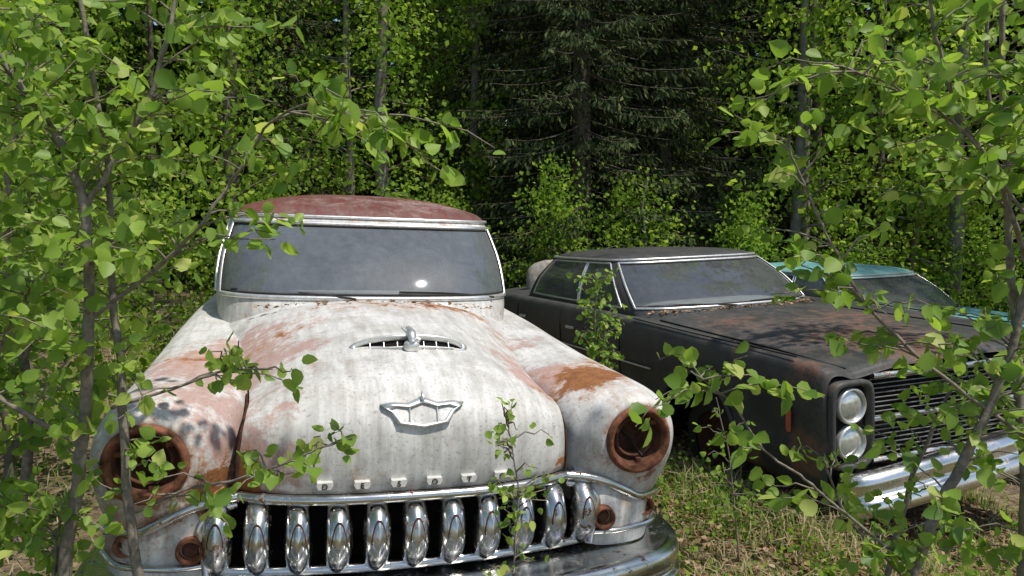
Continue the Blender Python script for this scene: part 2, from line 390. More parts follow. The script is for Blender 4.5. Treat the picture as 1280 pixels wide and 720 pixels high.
# ------------------------------------------------------------------ 1950s SEDAN (front, white)
def old_sedan():
    E=empty('vintage_car',(-.312,2.24,-.015),16.0,2.2,0)
    W=M['white']
    HX=.815
    def wf(V):
        w1=gauss(V,[(-.50,.25,.78,.20,.6),(-.47,.7,.95,.22,.40),(.50,.45,.93,.13,.8),(.49,.75,.93,.2,.5),(.3,.12,.64,.2,.3),(-.25,.12,.64,.25,.3),
                    (-.8,.3,.9,.2,.55),(-.75,.8,.95,.3,.65),(.70,.55,.93,.16,.5),(-.9,.25,.55,.2,.6),(.95,.4,.6,.2,.4),(.6,1.2,1.,.3,.40),(-.25,.40,.97,.2,.2),(-.2,.9,1.05,.35,.15),(-.6,1.2,1.0,.3,.5)])
        w2=gauss(V,[(HX,.15,.77,.168,.62),(-HX,.15,.77,.170,.56),(.78,.47,.945,.13,.85),(.70,.38,.91,.12,.55),(.86,.72,.93,.12,.42),(.62,.6,.90,.10,.4),(-.85,.35,.5,.2,.4),(.9,.3,.5,.15,.4),(-.6,.2,.6,.15,.5),
                    (-.53,.2,.75,.06,.55),(-.53,.17,.68,.07,.5),(.54,.2,.68,.06,.45),(.52,.35,.9,.08,.4),(0,1.4,1.1,.35,.32),(.35,1.45,1.05,.2,.5),(-.8,.9,.9,.25,.4),(-.1,.1,.64,.2,.22),(-.45,1.1,1.05,.25,.3)])
        return w1,w2
    fr=[0,.25,.5,.72,.88,1.0]; g=[0,.03,.16,.42,.72,1.0]
    rows=[(.175,.640,.555,.0,.10),(.125,.645,.555,.0,.10),(.098,.70,.555,.0,.11),(.088,.80,.55,.004,.12),(.105,.890,.54,.03,.12),(.175,.962,.535,.075,.11),(.33,1.018,.535,.125,.08),
          (.62,1.058,.555,.160,.05),(.95,1.090,.595,.175,.06),(1.22,1.110,.66,.180,.12),(1.42,1.118,.74,.175,.24)]
    H=[]
    for (y,z,w,d,sb) in rows:
        H.append(mir([(w*f,y+sb*f*f*f,z-d*gg) for f,gg in zip(fr,g)]))
    H=np.array(H)
    us=np.linspace(0,len(H)-1,110); vs=np.linspace(0,H.shape[1]-1,110)
    P_h=surf(H,us,vs)
    mb=MB(); mb.grid(P_h); mb.build('hood',[W],E,wf)
    hs=lambda u,v:surf(H,[u],[v])[0,0]
    cw=[]
    for (dy,dz) in ((-.05,-.03),(.06,-.012),(.25,-.0)):
        cw.append(mir([(.78*f,1.42+.25*f**3+dy,1.112-.17*gg+dz) for f,gg in zip(fr,g)]))
    cw=np.array(cw); mb=MB(); mb.grid(surf(cw,np.linspace(0,2,16),np.linspace(0,10,60))); mb.build('cowl',[W],E,wf)
    st=[(.17,HX,.770,.108,.108,.108,.108,2),(.150,HX,.770,.122,.122,.122,.122,2),(.156,HX,.770,.142,.142,.150,.150,2),(.195,HX,.77,.162,.165,.19,.225,2.1),
        (.30,HX,.77,.174,.176,.26,.33,2.3),(.55,.80,.77,.192,.178,.28,.37,2.4),(.95,.79,.77,.206,.176,.29,.40,2.5),(1.4,.785,.77,.21,.188,.32,.42,2.7),(1.9,.78,.77,.215,.21,.28,.42,2.8),
        (2.6,.78,.77,.215,.22,.22,.42,2.8),(3.3,.78,.77,.21,.215,.22,.42,2.8),(4.1,.77,.77,.20,.20,.3,.42,2.7),(4.8,.74,.76,.18,.16,.3,.38,2.5),(5.2,.70,.74,.13,.12,.3,.30,2.3),(5.35,.6,.72,.10,.08,.2,.2,2)]
    for s in (1,-1):
        G=[]
        for (y,cx,cz,o,u,i,d,n) in st:
            ring=[]
            for a in np.linspace(0,2*np.pi,24,endpoint=False):
                ca,sa=math.cos(a),math.sin(a)
                rx=o if ca>0 else i; rz=u if sa>0 else d
                k=(abs(ca)**n+abs(sa)**n)**(-1/n)
                ring.append((s*(cx+rx*k*ca),y,cz+rz*k*sa))
            G.append(ring)
        G=np.array(G)
        P=surf(G,np.linspace(0,len(G)-1,190),np.arange(0,24,.25),closed_v=True)
        dr=lambda p:(abs(p[0])>.7 and ((p[1]-1.0)**2+(p[2]-.36)**2<.37**2 or ((p[1]-4.2)**2+(p[2]-.34)**2<.36**2)))
        mb=MB(); mb.grid(P,cv=True,drop=dr); mb.build('fender',[W],E,wf)
        mb=MB(); c=(s*HX,0,.77)
        mb.rev([(.097,.155),(.100,.138),(.108,.128),(.119,.130),(.125,.143),(.126,.162)],c,'y',40,0)
        mb.rev([(.098,.155),(.091,.172),(.089,.195),(.080,.200),(.074,.175),(.066,.178),(.062,.215),(.050,.25),(.030,.272),(.0,.28)],c,'y',40,1)
        for a in (40,160,280):
            mb.box((s*HX+.085*math.cos(R(a)),.17,.77+.085*math.sin(R(a))),(.022,.012,.016),0)
        mb.tube(smooth([(s*HX-.02,.25,.77),(s*HX,.2,.745),(s*HX+.03,.17,.70)],6),.004,6,2)
        mb.build('headlight_bucket',[M['rust'],M['rustd'],M['rubber']],E)
        mb=MB()
        for (x,z,y,r) in ((.69,.49,.13,.038),(.885,.495,.20,.032)):
            mb.rev([(r*.2,.03),(r*.75,.025),(r*.8,.0),(r,-.012),(r*1.12,0),(r*1.15,.03),(r*1.1,.09)],(s*x,y,z),'y',24,0)
            mb.rev([(0,.012),(r*.4,.01),(r*.7,.02)],(s*x,y,z),'y',24,1)
        mb.build('parking_lamps',[M['rust'],M['rustd']],E)
        mb=MB()
        F=[[(s*.60,.24,.66),(s*.72,.21,.68),(s*.86,.235,.66),(s*.96,.32,.62)],[(s*.61,.19,.60),(s*.72,.165,.60),(s*.87,.20,.58),(s*.965,.30,.56)],
           [(s*.62,.17,.50),(s*.72,.15,.49),(s*.87,.19,.48),(s*.965,.30,.48)],[(s*.64,.18,.38),(s*.72,.17,.37),(s*.87,.2,.37),(s*.96,.32,.37)]]
        mb.grid(surf(F,np.linspace(0,3,24),np.linspace(0,3,30))); mb.build('front_fascia',[W],E,wf)
        mb=MB(); wheel(mb,s*.82,1.0,.33,.33,.18,s); wheel(mb,s*.82,4.2,.33,.33,.18,s)
        mb.build('wheels',[M['rubber'],M['rust']],E)
    D=[]
    for (y,z,w) in ((3.7,1.02,.74),(4.2,1.02,.72),(4.7,.98,.68),(5.1,.88,.62),(5.33,.68,.58),(5.35,.45,.56)):
        D.append(mir([(w*f,y-.08*f*f,z-.05*gg) for f,gg in zip(fr,g)]))
    mb=MB(); mb.grid(surf(D,np.linspace(0,5,40),np.linspace(0,10,40))); mb.build('trunk_lid',[W],E,wf)
    mb=MB(); mb.box((0,2.7,.42),(1.5,4.6,.2),0); mb.box((0,.72,.62),(1.12,.7,.5),0); mb.box((0,.42,.48),(1.26,.16,.34),0)
    mb.build('chassis',[M['dark']],E)
    belt=[(0,1.50),(.30,1.515),(.54,1.57),(.70,1.70),(.775,1.88),(.80,2.15),(.82,2.6),(.82,2.8),(.81,3.2),(.77,3.6),(.68,3.95),(.46,4.2),(.22,4.28),(0,4.3)]
    top=[(0,1.98),(.30,1.995),(.53,2.04),(.665,2.14),(.725,2.28),(.75,2.5),(.76,2.7),(.76,2.85),(.75,3.1),(.72,3.35),(.63,3.6),(.42,3.75),(.2,3.80),(0,3.82)]
    def wfr(V):
        w1=.2+gauss(V,[(.3,2.3,1.6,.3,.3),(-.2,2.2,1.6,.2,.2)]); w2=np.where(V[:,2]>1.5,.2,.15)+gauss(V,[(-.3,2.5,1.6,.4,.2)])
        return w1,w2
    greenhouse(E,belt,top,(.96,1.112,1.48,1.535),(1.578,1.632,1.658,1.665),[(0,3.5,2),(4.3,6.2,2),(6.7,9.0,2),(10.4,13,2)],W,M['roof'],M['glass'],M['alum'],wfr,[(-.3,-2.9,1.15),(2.6,.4,1.18)],.013)
    interior(E,.45,1.85,.70,.28,1.02)
    debris(E,90,(-.62,.62),lambda x:1.46+.25*np.abs(x/.78)**3,lambda x,y:1.112-.06*(np.abs(x)/.7)**2+0*y,91)
    # grille teeth
    tb=MB()
    xs=np.linspace(-.615,.615,11)
    for x in xs:
        yb=.055+.20*abs(x)**2.2
        rings=[]
        for (z,yo,w,d) in ((.632,.10,.024,.018),(.620,.052,.034,.032),(.580,.014,.041,.046),(.525,-.002,.0445,.053),(.47,.002,.044,.052),(.422,.028,.038,.044),(.38,.07,.028,.032)):
            r=[]
            for a in np.linspace(0,2*np.pi,16,endpoint=False):
                ca,sa=math.cos(a),math.sin(a)
                yy=d*sa
                if sa<0: yy*=1.0+.25*(1-abs(ca))
                r.append((x+w*np.sign(ca)*abs(ca)**.8,yb+yo+.03+yy,z))
            rings.append(r)
        tb.grid(surf(rings,np.linspace(0,6,32),np.arange(0,16,.5),closed_v=True),0,cv=True)
        b=np.linspace(0,2*np.pi,24,endpoint=False); aa=np.linspace(0,1,6)
        for kx,kz,dy,mi in ((.025,.068,-.0335,2),(.0215,.061,-.0385,1)):
            Pn=np.stack([x+aa[:,None]*kx*np.cos(b)[None],yb+dy-.012*(1-aa[:,None]**2)+.012*np.abs(aa[:,None]*np.sin(b)[None])**2+.006*np.abs(aa[:,None]*np.cos(b)[None]),.52+aa[:,None]*kz*(np.sign(np.sin(b))*np.abs(np.sin(b))**1.5)[None]],-1)
            tb.grid(Pn,mi,cv=True)
    tb.build('grille_teeth',[M['chrome'],M['chrome2'],M['rustk']],E)
    cb=MB()
    def lip(s0,pts,r,fl=1.0,m=0): cb.tube(smooth(pts,8),r,8,m,flat=fl)
    full=[(x,.082+.10*(abs(x)/.555)**3,.640) for x in np.linspace(-.55,.55,13)]
    lip(0,full,.018)
    for s in (1,-1):
        lip(0,[(s*.55,.182,.640),(s*.63,.17,.632),(s*.71,.16,.610),(s*.78,.165,.575),(s*.85,.19,.54),(s*.95,.26,.53)],.018)
        lip(0,[(s*.56,.19,.61),(s*.63,.165,.595),(s*.665,.15,.555),(s*.655,.145,.49),(s*.645,.15,.40)],.013)
        lip(0,[(s*.65,.15,.435),(s*.76,.145,.435),(s*.90,.19,.44),(s*.965,.28,.45)],.011)
    lip(0,[(x,.09+.20*abs(x)**2.2+.03,.395) for x in np.linspace(-.65,.65,13)],.018)
    cb.build('grille_moulding',[M['chrome']],E)
    # lettering on the hood lip
    lb=MB()
    word='DESOTO'
    for i,x in enumerate(np.linspace(-.29,.29,6)):
        y=.082+.10*(abs(x)/.555)**3
        w=.024;z0=.676;h=.022
        pl=[(x-w*.8,y,z0),(x+w*.8,y,z0),(x+w*1.1,y,z0+h*.6),(x+w,y,z0+h),(x-w,y,z0+h),(x-w*1.1,y,z0+h*.6)]
        fr_=[(a,b-.006,c) for a,b,c in pl]; bk=[(a,b+.03,c) for a,b,c in pl]
        n=6; lb.add(fr_+bk,[list(range(n))]+[[k,k+n,(k+1)%n+n,(k+1)%n] for k in range(n)])
        cu=bpy.data.curves.new('letter','FONT'); cu.body=word[i]; cu.size=.026; cu.extrude=.002; cu.align_x='CENTER'
        cu.materials.append(M['rustk'])
        lo_=bpy.data.objects.new('hood_letter',cu); scene.collection.objects.link(lo_); lo_.parent=E
        lo_.location=(x,y-.0075,z0+.002); lo_.rotation_euler=(R(90),0,0)
    lb.build('hood_plaques',[M['plaque']],E,flat=True)
    def onhood(x,z):
        row=P_h[np.argmin(np.abs(P_h[:,P_h.shape[1]//2,2]-z)+np.where(P_h[:,P_h.shape[1]//2,1]>.3,9,0))]
        return np.interp(x,row[:,0],row[:,1])
    eb=MB(); EX=.02
    out=[(-.138,.925),(-.10,.931),(-.05,.927),(-.025,.936),(0,.944),(.025,.936),(.05,.927),(.10,.931),(.138,.925),(.108,.908),(.085,.870),(.04,.862),(0,.854),(-.04,.862),(-.085,.870),(-.108,.908)]
    rings=[]
    for k,dy in (((1.0,1.0),.006),((1.0,1.0),-.008),((.95,.90),-.014),((.84,.72),-.013),((.82,.68),-.004)):
        rings.append([(EX+x*k[0],onhood(EX+x*k[0],.893+(z-.893)*k[1])+dy,.903+(z-.893)*k[1]) for x,z in out])
    eb.grid(np.array(rings),0,cv=True)
    inn=rings[-1]; eb.add(inn+[(EX,onhood(0,.893)-.005,.903)],[[i,(i+1)%16,16] for i in range(16)],1)
    eb.tube([(EX,onhood(0,.95)-.010,.968),(EX,onhood(0,.93)-.012,.953),(EX,onhood(0,.93)-.012,.943)],[.004,.008,.004],6,0)
    for xx in (-.045,.045): eb.tube([(EX+xx,onhood(xx,.915)-.010,.928),(EX+xx,onhood(xx,.87)-.010,.881)],.002,5,0)
    eb.build('crest_emblem',[M['alum'],W],E,wf)
    sc=MB(); cx0,cy,cz=.035,.52,1.055
    a=np.linspace(0,2*np.pi,64,endpoint=False)
    def ell(w,h,d):
        n=np.array([0,-.72,.69]); up=np.array([0,.69,.72])
        pts=[]
        for q in a:
            x=w*np.sign(math.cos(q))*abs(math.cos(q))**.75; yv=h*math.sin(q)
            pts.append(np.array([x+cx0,cy+.04*(x/.2)**2,cz-.015*(x/.2)**2])+up*yv+n*d)
        return pts
    sc.grid(np.array([ell(.238,.060,-.035),ell(.228,.052,.004),ell(.214,.043,.014),ell(.205,.037,.008),ell(.201,.035,-.012)]),0,cv=True)
    sc.add(ell(.202,.036,-.010)+[np.array([cx0,cy+.008,cz-.006])],[[i,(i+1)%64,64] for i in range(64)],1)
    for x in np.linspace(-.15,.15,7):
        if abs(x)<.02: continue
        b=.04*(x/.2)**2; sc.tube([(cx0+x,cy+b-.018,cz-.02-.015*(x/.2)**2),(cx0+x,cy+b+.012,cz+.016-.015*(x/.2)**2)],.0025,6,0)
    sc.tube(smooth([(cx0-.17,cy+.02,cz-.014),(cx0-.08,cy-.002,cz-.004),(cx0,cy-.01,cz+.0),(cx0+.08,cy-.002,cz-.004),(cx0+.17,cy+.02,cz-.014)],6),.0045,6,0)
    sc.box((cx0,cy-.02,cz+.004),(.06,.05,.045),0,bev=.7)
    sc.tube(smooth([(cx0,cy-.04,cz+.02),(cx0,cy-.01,cz+.048),(cx0,cy+.08,cz+.055),(cx0,cy+.16,cz+.035)],8),np.concatenate([np.linspace(.012,.018,8),np.linspace(.018,.004,17)]),8,0)
    sc.tube(smooth([(cx0+.035,cy+.0,cz+.02),(cx0,cy+.02,cz+.04),(cx0-.03,cy+.05,cz+.065)],6),np.linspace(.012,.004,13),6,0)
    sc.build('hood_scoop_ornament',[M['alum'],M['dark']],E)
    rb=MB()
    for s in (1,-1):
        e=[hs(u,10 if s>0 else 0)+np.array([s*.006,.0,-.018]) for u in np.linspace(1,6.6,50)]
        rb.tube(np.array(e),.004 if s>0 else .007,6,0)
    rb.build('hood_gap',[M['rustk']],E)
    bb=MB()
    path=[(-1.0,.75),(-1.03,.42),(-1.01,.24),(-.90,.10),(-.6,.0),(-.3,-.04),(0,-.05),(.3,-.04),(.6,.0),(.90,.10),(1.01,.24),(1.03,.42),(1.0,.75)]
    prof=[(-.20,.359),(-.05,.367),(.0,.374),(.03,.358),(.038,.32),(.028,.285),(.045,.265),(.048,.22),(.03,.18),(-.02,.17)]
    bumper_mesh(bb,path,prof)
    for s in (1,-1):
        bb.box((s*.42,-.075,.29),(.07,.07,.20),0,bev=.6)
    bb.build('bumper',[M['bumperchrome']],E)
    pb=MB()
    pb.box((0,.17,.335),(1.5,.22,.03),0); pb.build('gravel_pan',[M['dark']],E)
old_sedan()

# ------------------------------------------------------------------ 1960s SEDANS
def boxy(name,loc,rz,ry,rx,mp,front=True,wfun=None):
    E=empty(name,loc,rz,ry,rx)
    st=[(.0,.935,.845),(.03,.955,.875),(.12,.965,.893),(.5,.98,.908),(1.1,.985,.93),(1.75,.985,.952),(2.5,.985,.965),(3.6,.98,.965),(4.2,.97,.96),(4.9,.955,.935),(5.25,.93,.90),(5.32,.92,.86)]
    hp=[(0,.022),(.3,.018),(.55,.008),(.76,-.018),(.83,-.022),(.90,-.002),(.955,-.002),(.985,-.03),(1.0,-.10),(1.0,-.22),(.985,-.36),(.995,-.47),(.96,-.60),(.90,-.66)]
    G=np.array([mir([(w*f,y,zt+dz) for f,dz in hp]) for (y,w,zt) in st])
    P=surf(G,np.linspace(0,len(G)-1,240),np.linspace(0,26,208))
    dr=lambda p:(abs(p[0])>.7 and p[2]<.72 and ((p[1]-.98)**2+(p[2]-.33)**2<.375**2 or (p[1]-4.1)**2+(p[2]-.33)**2<.36**2))
    mb=MB(); mb.grid(P,drop=dr); mb.build('body',[mp],E,wfun)
    ab=MB()
    for s in (1,-1):
        for yc,rr in ((.98,.378),(4.1,.363)):
            a=np.linspace(R(-8),R(188),30)
            ab.tube(np.stack([np.full(30,s*.978),yc+rr*np.cos(a),.33+rr*np.sin(a)],-1),.013,8,0)
    ab.build('wheel_arch',[mp],E,wfun)
    wb=MB()
    for s in (1,-1): wheel(wb,s*.76,.98,.28,.29,.18,s); wheel(wb,s*.80,4.1,.30,.31,.18,s)
    wb.build('wheels',[M['rubber'],M['rustk']],E)
    ch=MB(); ch.box((0,2.6,.40),(1.36,4.9,.34),0,bev=.15); ch.box((0,2.6,.33),(1.8,2.3,.16),0,bev=.15); ch.box((0,.4,.58),(1.3,.5,.5),0,bev=.15)
    ch.build('chassis',[M['dark']],E)
    belt=[(0,1.72),(.3,1.735),(.58,1.79),(.74,1.90),(.80,2.02),(.82,2.4),(.825,2.75),(.825,2.85),(.82,3.3),(.80,3.75),(.73,4.05),(.45,4.2),(.22,4.24),(0,4.25)]
    top=[(0,2.32),(.28,2.33),(.50,2.36),(.62,2.43),(.665,2.50),(.68,2.65),(.685,2.8),(.685,2.88),(.68,3.15),(.665,3.45),(.60,3.66),(.40,3.76),(.2,3.79),(0,3.80)]
    greenhouse(E,belt,top,(.93,.985,1.295,1.325),(1.355,1.378,1.386,1.388),[(0,3.4,2),(4.2,6.2,2),(6.7,9.2,2),(10.3,13,2)],mp,mp,M['glassb'],M['alum'],wfun,[(-.2,-2.7,1.12),(2.4,.3,1.12)],.011,True,(.88,.6,.3))
    interior(E,.35,2.1,.68,.36,.90)
    if front: debris(E,260,(-.74,.74),lambda x:1.75+.14*(np.abs(x)/.74)**3,lambda x,y:.968-.006*(np.abs(x)/.7)+0*y,92)
    sb=MB()
    for s in (1,-1):
        for y in (1.85,2.82,3.75):
            sb.tube([(s*.978,y,.90),(s*.988,y,.78),(s*.986,y,.6),(s*.978,y,.52),(s*.985,y,.42)],.004,6,1)
        sb.tube([(s*.93,.2,.915),(s*.95,1.0,.935),(s*.955,1.7,.957)],.004,6,1)
        sb.tube([(s*.99,y,.655) for y in (1.45,2,3,3.7)],.006,6,0)
        for y in (2.62,3.6): sb.box((s*.998,y,.80),(.02,.13,.022),0)
    sb.build('side_trim',[M['alum'],M['dark']],E)
    hb=MB()
    for s in (1,-1): hb.tube([(s*.77,y,z) for y,z in ((.05,.862),(.5,.89),(1.1,.912),(1.66,.934))],.006,6,0)
    hb.build('hood_gap',[M['dark']],E)
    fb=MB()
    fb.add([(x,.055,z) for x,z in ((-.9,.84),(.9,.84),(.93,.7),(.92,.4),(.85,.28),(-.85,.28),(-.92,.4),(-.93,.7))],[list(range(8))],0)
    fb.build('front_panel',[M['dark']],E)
    gb=MB()
    for z in np.linspace(.43,.80,17): gb.tube(smooth([(-.64,.03,z),(-.3,.012,z),(0,.006,z),(.3,.012,z),(.64,.03,z)],4),.0036,6,2)
    for x in np.linspace(-.6,.6,9): gb.tube([(x,.035,.42),(x,.035,.81)],.004,6,1)
    gb.tube([(-.65,.0,.825),(0,-.02,.825),(.65,0,.825)],.014,8,0); gb.tube([(-.65,.0,.41),(0,-.02,.41),(.65,0,.41)],.014,8,0)
    gb.tube([(-.65,.0,.615),(0,-.02,.615),(.65,0,.615)],.010,8,0)
    gb.build('grille',[M['chrome2'],M['dark'],M['grillebar']],E)
    for s in (1,-1):
        lb=MB(); cx=s*.79
        a=np.linspace(0,2*np.pi,48,endpoint=False)
        def rr(w,h,y): return [(cx+w*np.sign(math.cos(q))*abs(math.cos(q))**.45,y,.605+h*np.sign(math.sin(q))*abs(math.sin(q))**.35) for q in a]
        lb.grid(np.array([rr(.135,.215,.07),rr(.135,.215,-.02),rr(.120,.200,-.030),rr(.108,.188,-.02),rr(.104,.184,.01)]),1,cv=True)
        lb.add(rr(.105,.185,.008)+[(cx,.008,.605)],[[i,(i+1)%48,48] for i in range(48)],3)
        for z in (.695,.515):
            lb.rev([(.086,.03),(.088,-.012),(.080,-.022),(.073,-.012),(.071,-.002)],(cx,0,z),'y',32,0)
            lb.rev([(.072,-.004),(.05,-.014),(.025,-.019),(0,-.021)],(cx,0,z),'y',32,2)
        lb.build('headlights',[M['alum'],mp,M['lens'],M['dark']],E,wfun)
        mk=MB(); mk.box((s*.982,.20,.62),(.012,.028,.15),0,bev=.3); mk.build('side_marker',[M['amber']],E)
    bb=MB()
    if front: path=[(-.90,.02),(-.86,-.07),(-.6,-.12),(0,-.15),(.6,-.12),(.93,-.06),(1.0,.1),(1.0,.35),(.97,.62)]
    else: path=[(-.97,.62),(-1.0,.35),(-1.0,.1),(-.93,-.06),(-.6,-.12),(0,-.15),(.6,-.12),(.93,-.06),(1.0,.1),(1.0,.35),(.97,.62)]
    prof=[(-.06,.42),(.0,.425),(.035,.405),(.045,.37),(.03,.335),(.03,.31),(.05,.285),(.04,.23),(-.02,.21)]
    bumper_mesh(bb,path,prof); ob=bb.build('bumper',[M['bumperchrome']],E)
    if front:
        ob.location=(.10,-.07,.0); ob.rotation_euler=(R(-18),R(-3),R(3))
    return E
def wfk(V):
    top=(V[:,2]>.86).astype(float)
    w1=.22*top+gauss(V,[(-.5,.8,.92,.4,.3),(0,.5,.92,.5,.2)])
    w2=gauss(V,[(-.2,.6,.93,.5,.38),(.4,1.1,.95,.5,.38),(-.55,1.3,.95,.3,.36),(-.1,.1,.9,.35,.3),(-.96,.12,.45,.12,.85),(-.95,.5,.3,.15,.5),(-.3,.15,.9,.3,.3),(-.93,.12,.87,.12,.55),(-.9,.6,.92,.12,.4),(0,2.8,1.38,.5,.25)])
    return w1,w2
boxy('parked_sedan',(2.37,3.72,-.055),21.5,-1.2,-2.1,M['black'],True,wfk)
def wft(V):
    w1=np.full(len(V),.08); w2=gauss(V,[(-.8,1.95,1.1,.2,.5),(0,.6,.9,.5,.3),(0,1.6,.95,.2,.3)])+.04
    return w1,w2
boxy('teal_car',(4.95,5.7,-.44),27,0,0,M['teal'],False,wft)

# ------------------------------------------------------------------ vegetation
def sapling(name,stems,seed,size=.052,tpm=15,lpt=8,tl=(.12,.36),mat=None,near=True,up=.35):
    rg=np.random.default_rng(seed); mb=MB(); LP=[];LD=[];
    for (pts,r0,r1,dens) in stems:
        P=smooth(pts,8); n=len(P)
        P=P+np.cumsum(rg.normal(0,.0025,(n,3)),0)*np.array([1,1,.3])
        mb.tube(P,np.linspace(r0,r1,n),7,0)
        seg=np.linalg.norm(np.diff(P,axis=0),axis=1).sum()
        for _ in range(int(seg*tpm*dens)):
            s=rg.uniform(.10,1)**.8*(n-1.001); i=int(s); p=P[i]+(P[i+1]-P[i])*(s-i)
            if p[2]<.25: continue
            an=rg.uniform(0,2*np.pi); d=np.array([math.cos(an),math.sin(an)*.8,rg.uniform(-.15,up*2)]); d/=np.linalg.norm(d)
            T=P[min(i+1,n-1)]-P[i]; T/=np.linalg.norm(T)+1e-9; d=d+T*.5; d/=np.linalg.norm(d)
            L=rg.uniform(*tl); t=np.linspace(0,1,6)[:,None]
            tw=p+d*L*t+np.array([0,0,-.35])*L*t*t+rg.normal(0,.01,(6,3))*t
            mb.tube(tw,np.linspace(.0030,.0012,6),4,0)
            k=int(lpt*L/.25*rg.uniform(.7,1.2))+2
            tt=rg.uniform(.15,1,k); tt[-1]=1
            q=crom(tw,tt*5*.9999)+rg.normal(0,.014,(k,3))
            LP.append(q); dd=d*.5+rg.normal(0,.6,(k,3))+np.array([0,0,-.55]); LD.append(dd)
    LP=np.concatenate(LP);LD=np.concatenate(LD);n=len(LP)
    N=rg.normal(0,.7,(n,3))+np.array([.25,-.35,.45])
    sz=size*rg.uniform(.5,1.15,n)
    mb.leaves(LP,LD,N,sz,np.clip(rg.normal(.5,.26,n),0,1),1,near,rg.uniform(.78,1.05,n))
    return mb.build(name,[M['bark'],mat or M['leafN']])
B=1.95
sapling('aspen_sapling',[
 ([(-1.34,B,-.02),(-1.23,B,.56),(-1.16,B,.91),(-1.125,B,1.25),(-1.125,B,1.556),(-1.17,B,1.71),(-1.255,B,1.84),(-1.36,B,2.05),(-1.45,B,2.5)],.019,.006,1.0),
 ([(-1.125,B,1.55),(-1.04,B,1.686),(-.92,B,1.88),(-.877,B+.05,2.12),(-.85,B+.1,2.5)],.009,.004,1.3),
 ([(-1.11,B,1.27),(-.953,B,1.383),(-.823,B-.02,1.49),(-.736,B,1.62),(-.66,B+.05,1.75)],.007,.003,1.0),
 ([(-.736,B,1.62),(-.6,B-.1,1.75),(-.45,B-.2,1.80),(-.33,B-.2,1.75)],.004,.002,1.2),
 ([(-1.16,B,.9),(-1.35,B-.1,1.1),(-1.5,B-.15,1.35),(-1.55,B-.1,1.7)],.008,.003,1.2)],11,.050,22,9)
sapling('aspen_sapling',[
 ([(-1.0,B+.03,-.02),(-1.04,B,.58),(-1.07,B+.02,1.0),(-1.10,B+.05,1.3),(-1.13,B+.1,1.7),(-1.2,B+.1,2.3)],.016,.006,.7),
 ([(-1.05,B,.72),(-.9,B-.03,.80),(-.75,B-.05,.84),(-.58,B-.05,.90),(-.42,B-.05,.96)],.005,.002,1.2),
 ([(-1.08,B,1.02),(-.9,B-.03,1.08),(-.75,B-.05,1.13),(-.62,B-.05,1.13)],.005,.002,1.3)],12,.045,17,8,(.08,.2))
sapling('aspen_sapling',[
 ([(-1.75,2.25,-.02),(-1.68,2.25,.7),(-1.62,2.25,1.3),(-1.66,2.3,1.9),(-1.6,2.3,2.6)],.020,.006,1.3),
 ([(-1.65,2.25,.9),(-1.5,2.15,1.15),(-1.35,2.1,1.35)],.008,.003,1.3)],13,.052,24,9,(.15,.42))
sapling('aspen_sapling',[
 ([(-2.3,3.3,-.02),(-2.2,3.3,.7),(-2.25,3.3,1.5),(-2.1,3.3,2.2),(-2.0,3.3,3.0)],.025,.008,1.3),
 ([(-2.25,3.3,.8),(-1.95,3.2,1.3),(-1.75,3.2,1.8)],.010,.004,1.4)],14,.055,22,10,(.2,.5))
sapling('aspen_sapling',[
 ([(-1.5,2.0,-.02),(-1.52,2.0,.45),(-1.45,1.95,.8)],.010,.004,1.6),
 ([(-1.35,2.0,-.02),(-1.3,1.95,.4),(-1.22,1.95,.75)],.008,.003,1.3)],15,.044,28,8,(.08,.22))
sapling('aspen_sapling',[
 ([(1.02,B,-.02),(1.08,B,.45),(1.17,B,.76),(1.267,B,.99),(1.36,B,1.3),(1.40,B,1.8),(1.42,B,2.4)],.019,.006,1.2),
 ([(1.45,B,.90),(1.17,B,1.10),(.996,B,1.25),(.888,B,1.405),(.80,B,1.578),(.74,B,1.75)],.006,.0025,1.0),
 ([(1.09,B,.58),(.95,B,.68),(.80,B,.80),(.65,B,.907),(.56,B,1.037),(.45,B,1.12)],.005,.002,.8),
 ([(1.38,B,1.5),(1.2,B,1.72),(1.0,B,1.86),(.85,B,1.92)],.005,.002,1.5)],21,.050,20,8,(.1,.3))
sapling('aspen_sapling',[
 ([(1.62,2.25,-.05),(1.60,2.2,.5),(1.52,2.2,1.1),(1.48,2.25,1.7),(1.40,2.25,2.5)],.020,.006,1.2),
 ([(1.52,2.2,1.4),(1.38,2.1,1.6),(1.25,2.1,1.8),(1.15,2.1,2.05),(1.1,2.1,2.3)],.008,.003,1.5)],22,.050,21,8,(.15,.36))
sapling('aspen_sapling',[
 ([(1.25,2.45,-.02),(1.3,2.4,.4),(1.38,2.4,.75),(1.5,2.4,1.05)],.012,.005,1.0),
 ([(1.3,2.4,.35),(1.1,2.3,.55),(1.02,2.3,.75)],.006,.003,.9)],23,.044,20,8,(.1,.3))
sapling('aspen_sapling',[
 ([(2.9,3.2,-.3),(2.75,3.2,.8),(2.65,3.3,1.5),(2.5,3.9,2.0),(2.4,3.9,2.8)],.018,.008,.9),
 ([(2.6,3.5,1.7),(2.2,3.8,2.0),(1.9,3.8,2.4)],.010,.004,1.2)],24,.052,20,9,(.2,.5))
sapling('young_seedling',[([(.03,1.85,-.02),(.035,1.85,.3),(.02,1.84,.55),(.03,1.85,.8),(0.0,1.86,1.04)],.004,.0016,1.0)],31,.025,46,6,(.04,.11))
sapling('young_seedling',[([(.02,2.0,-.02),(.04,1.98,.25),(.05,1.97,.45)],.004,.0016,1.0),([(-.02,1.95,-.02),(.0,1.93,.3),(.02,1.92,.5)],.005,.002,1.0)],32,.03,40,7,(.05,.14))
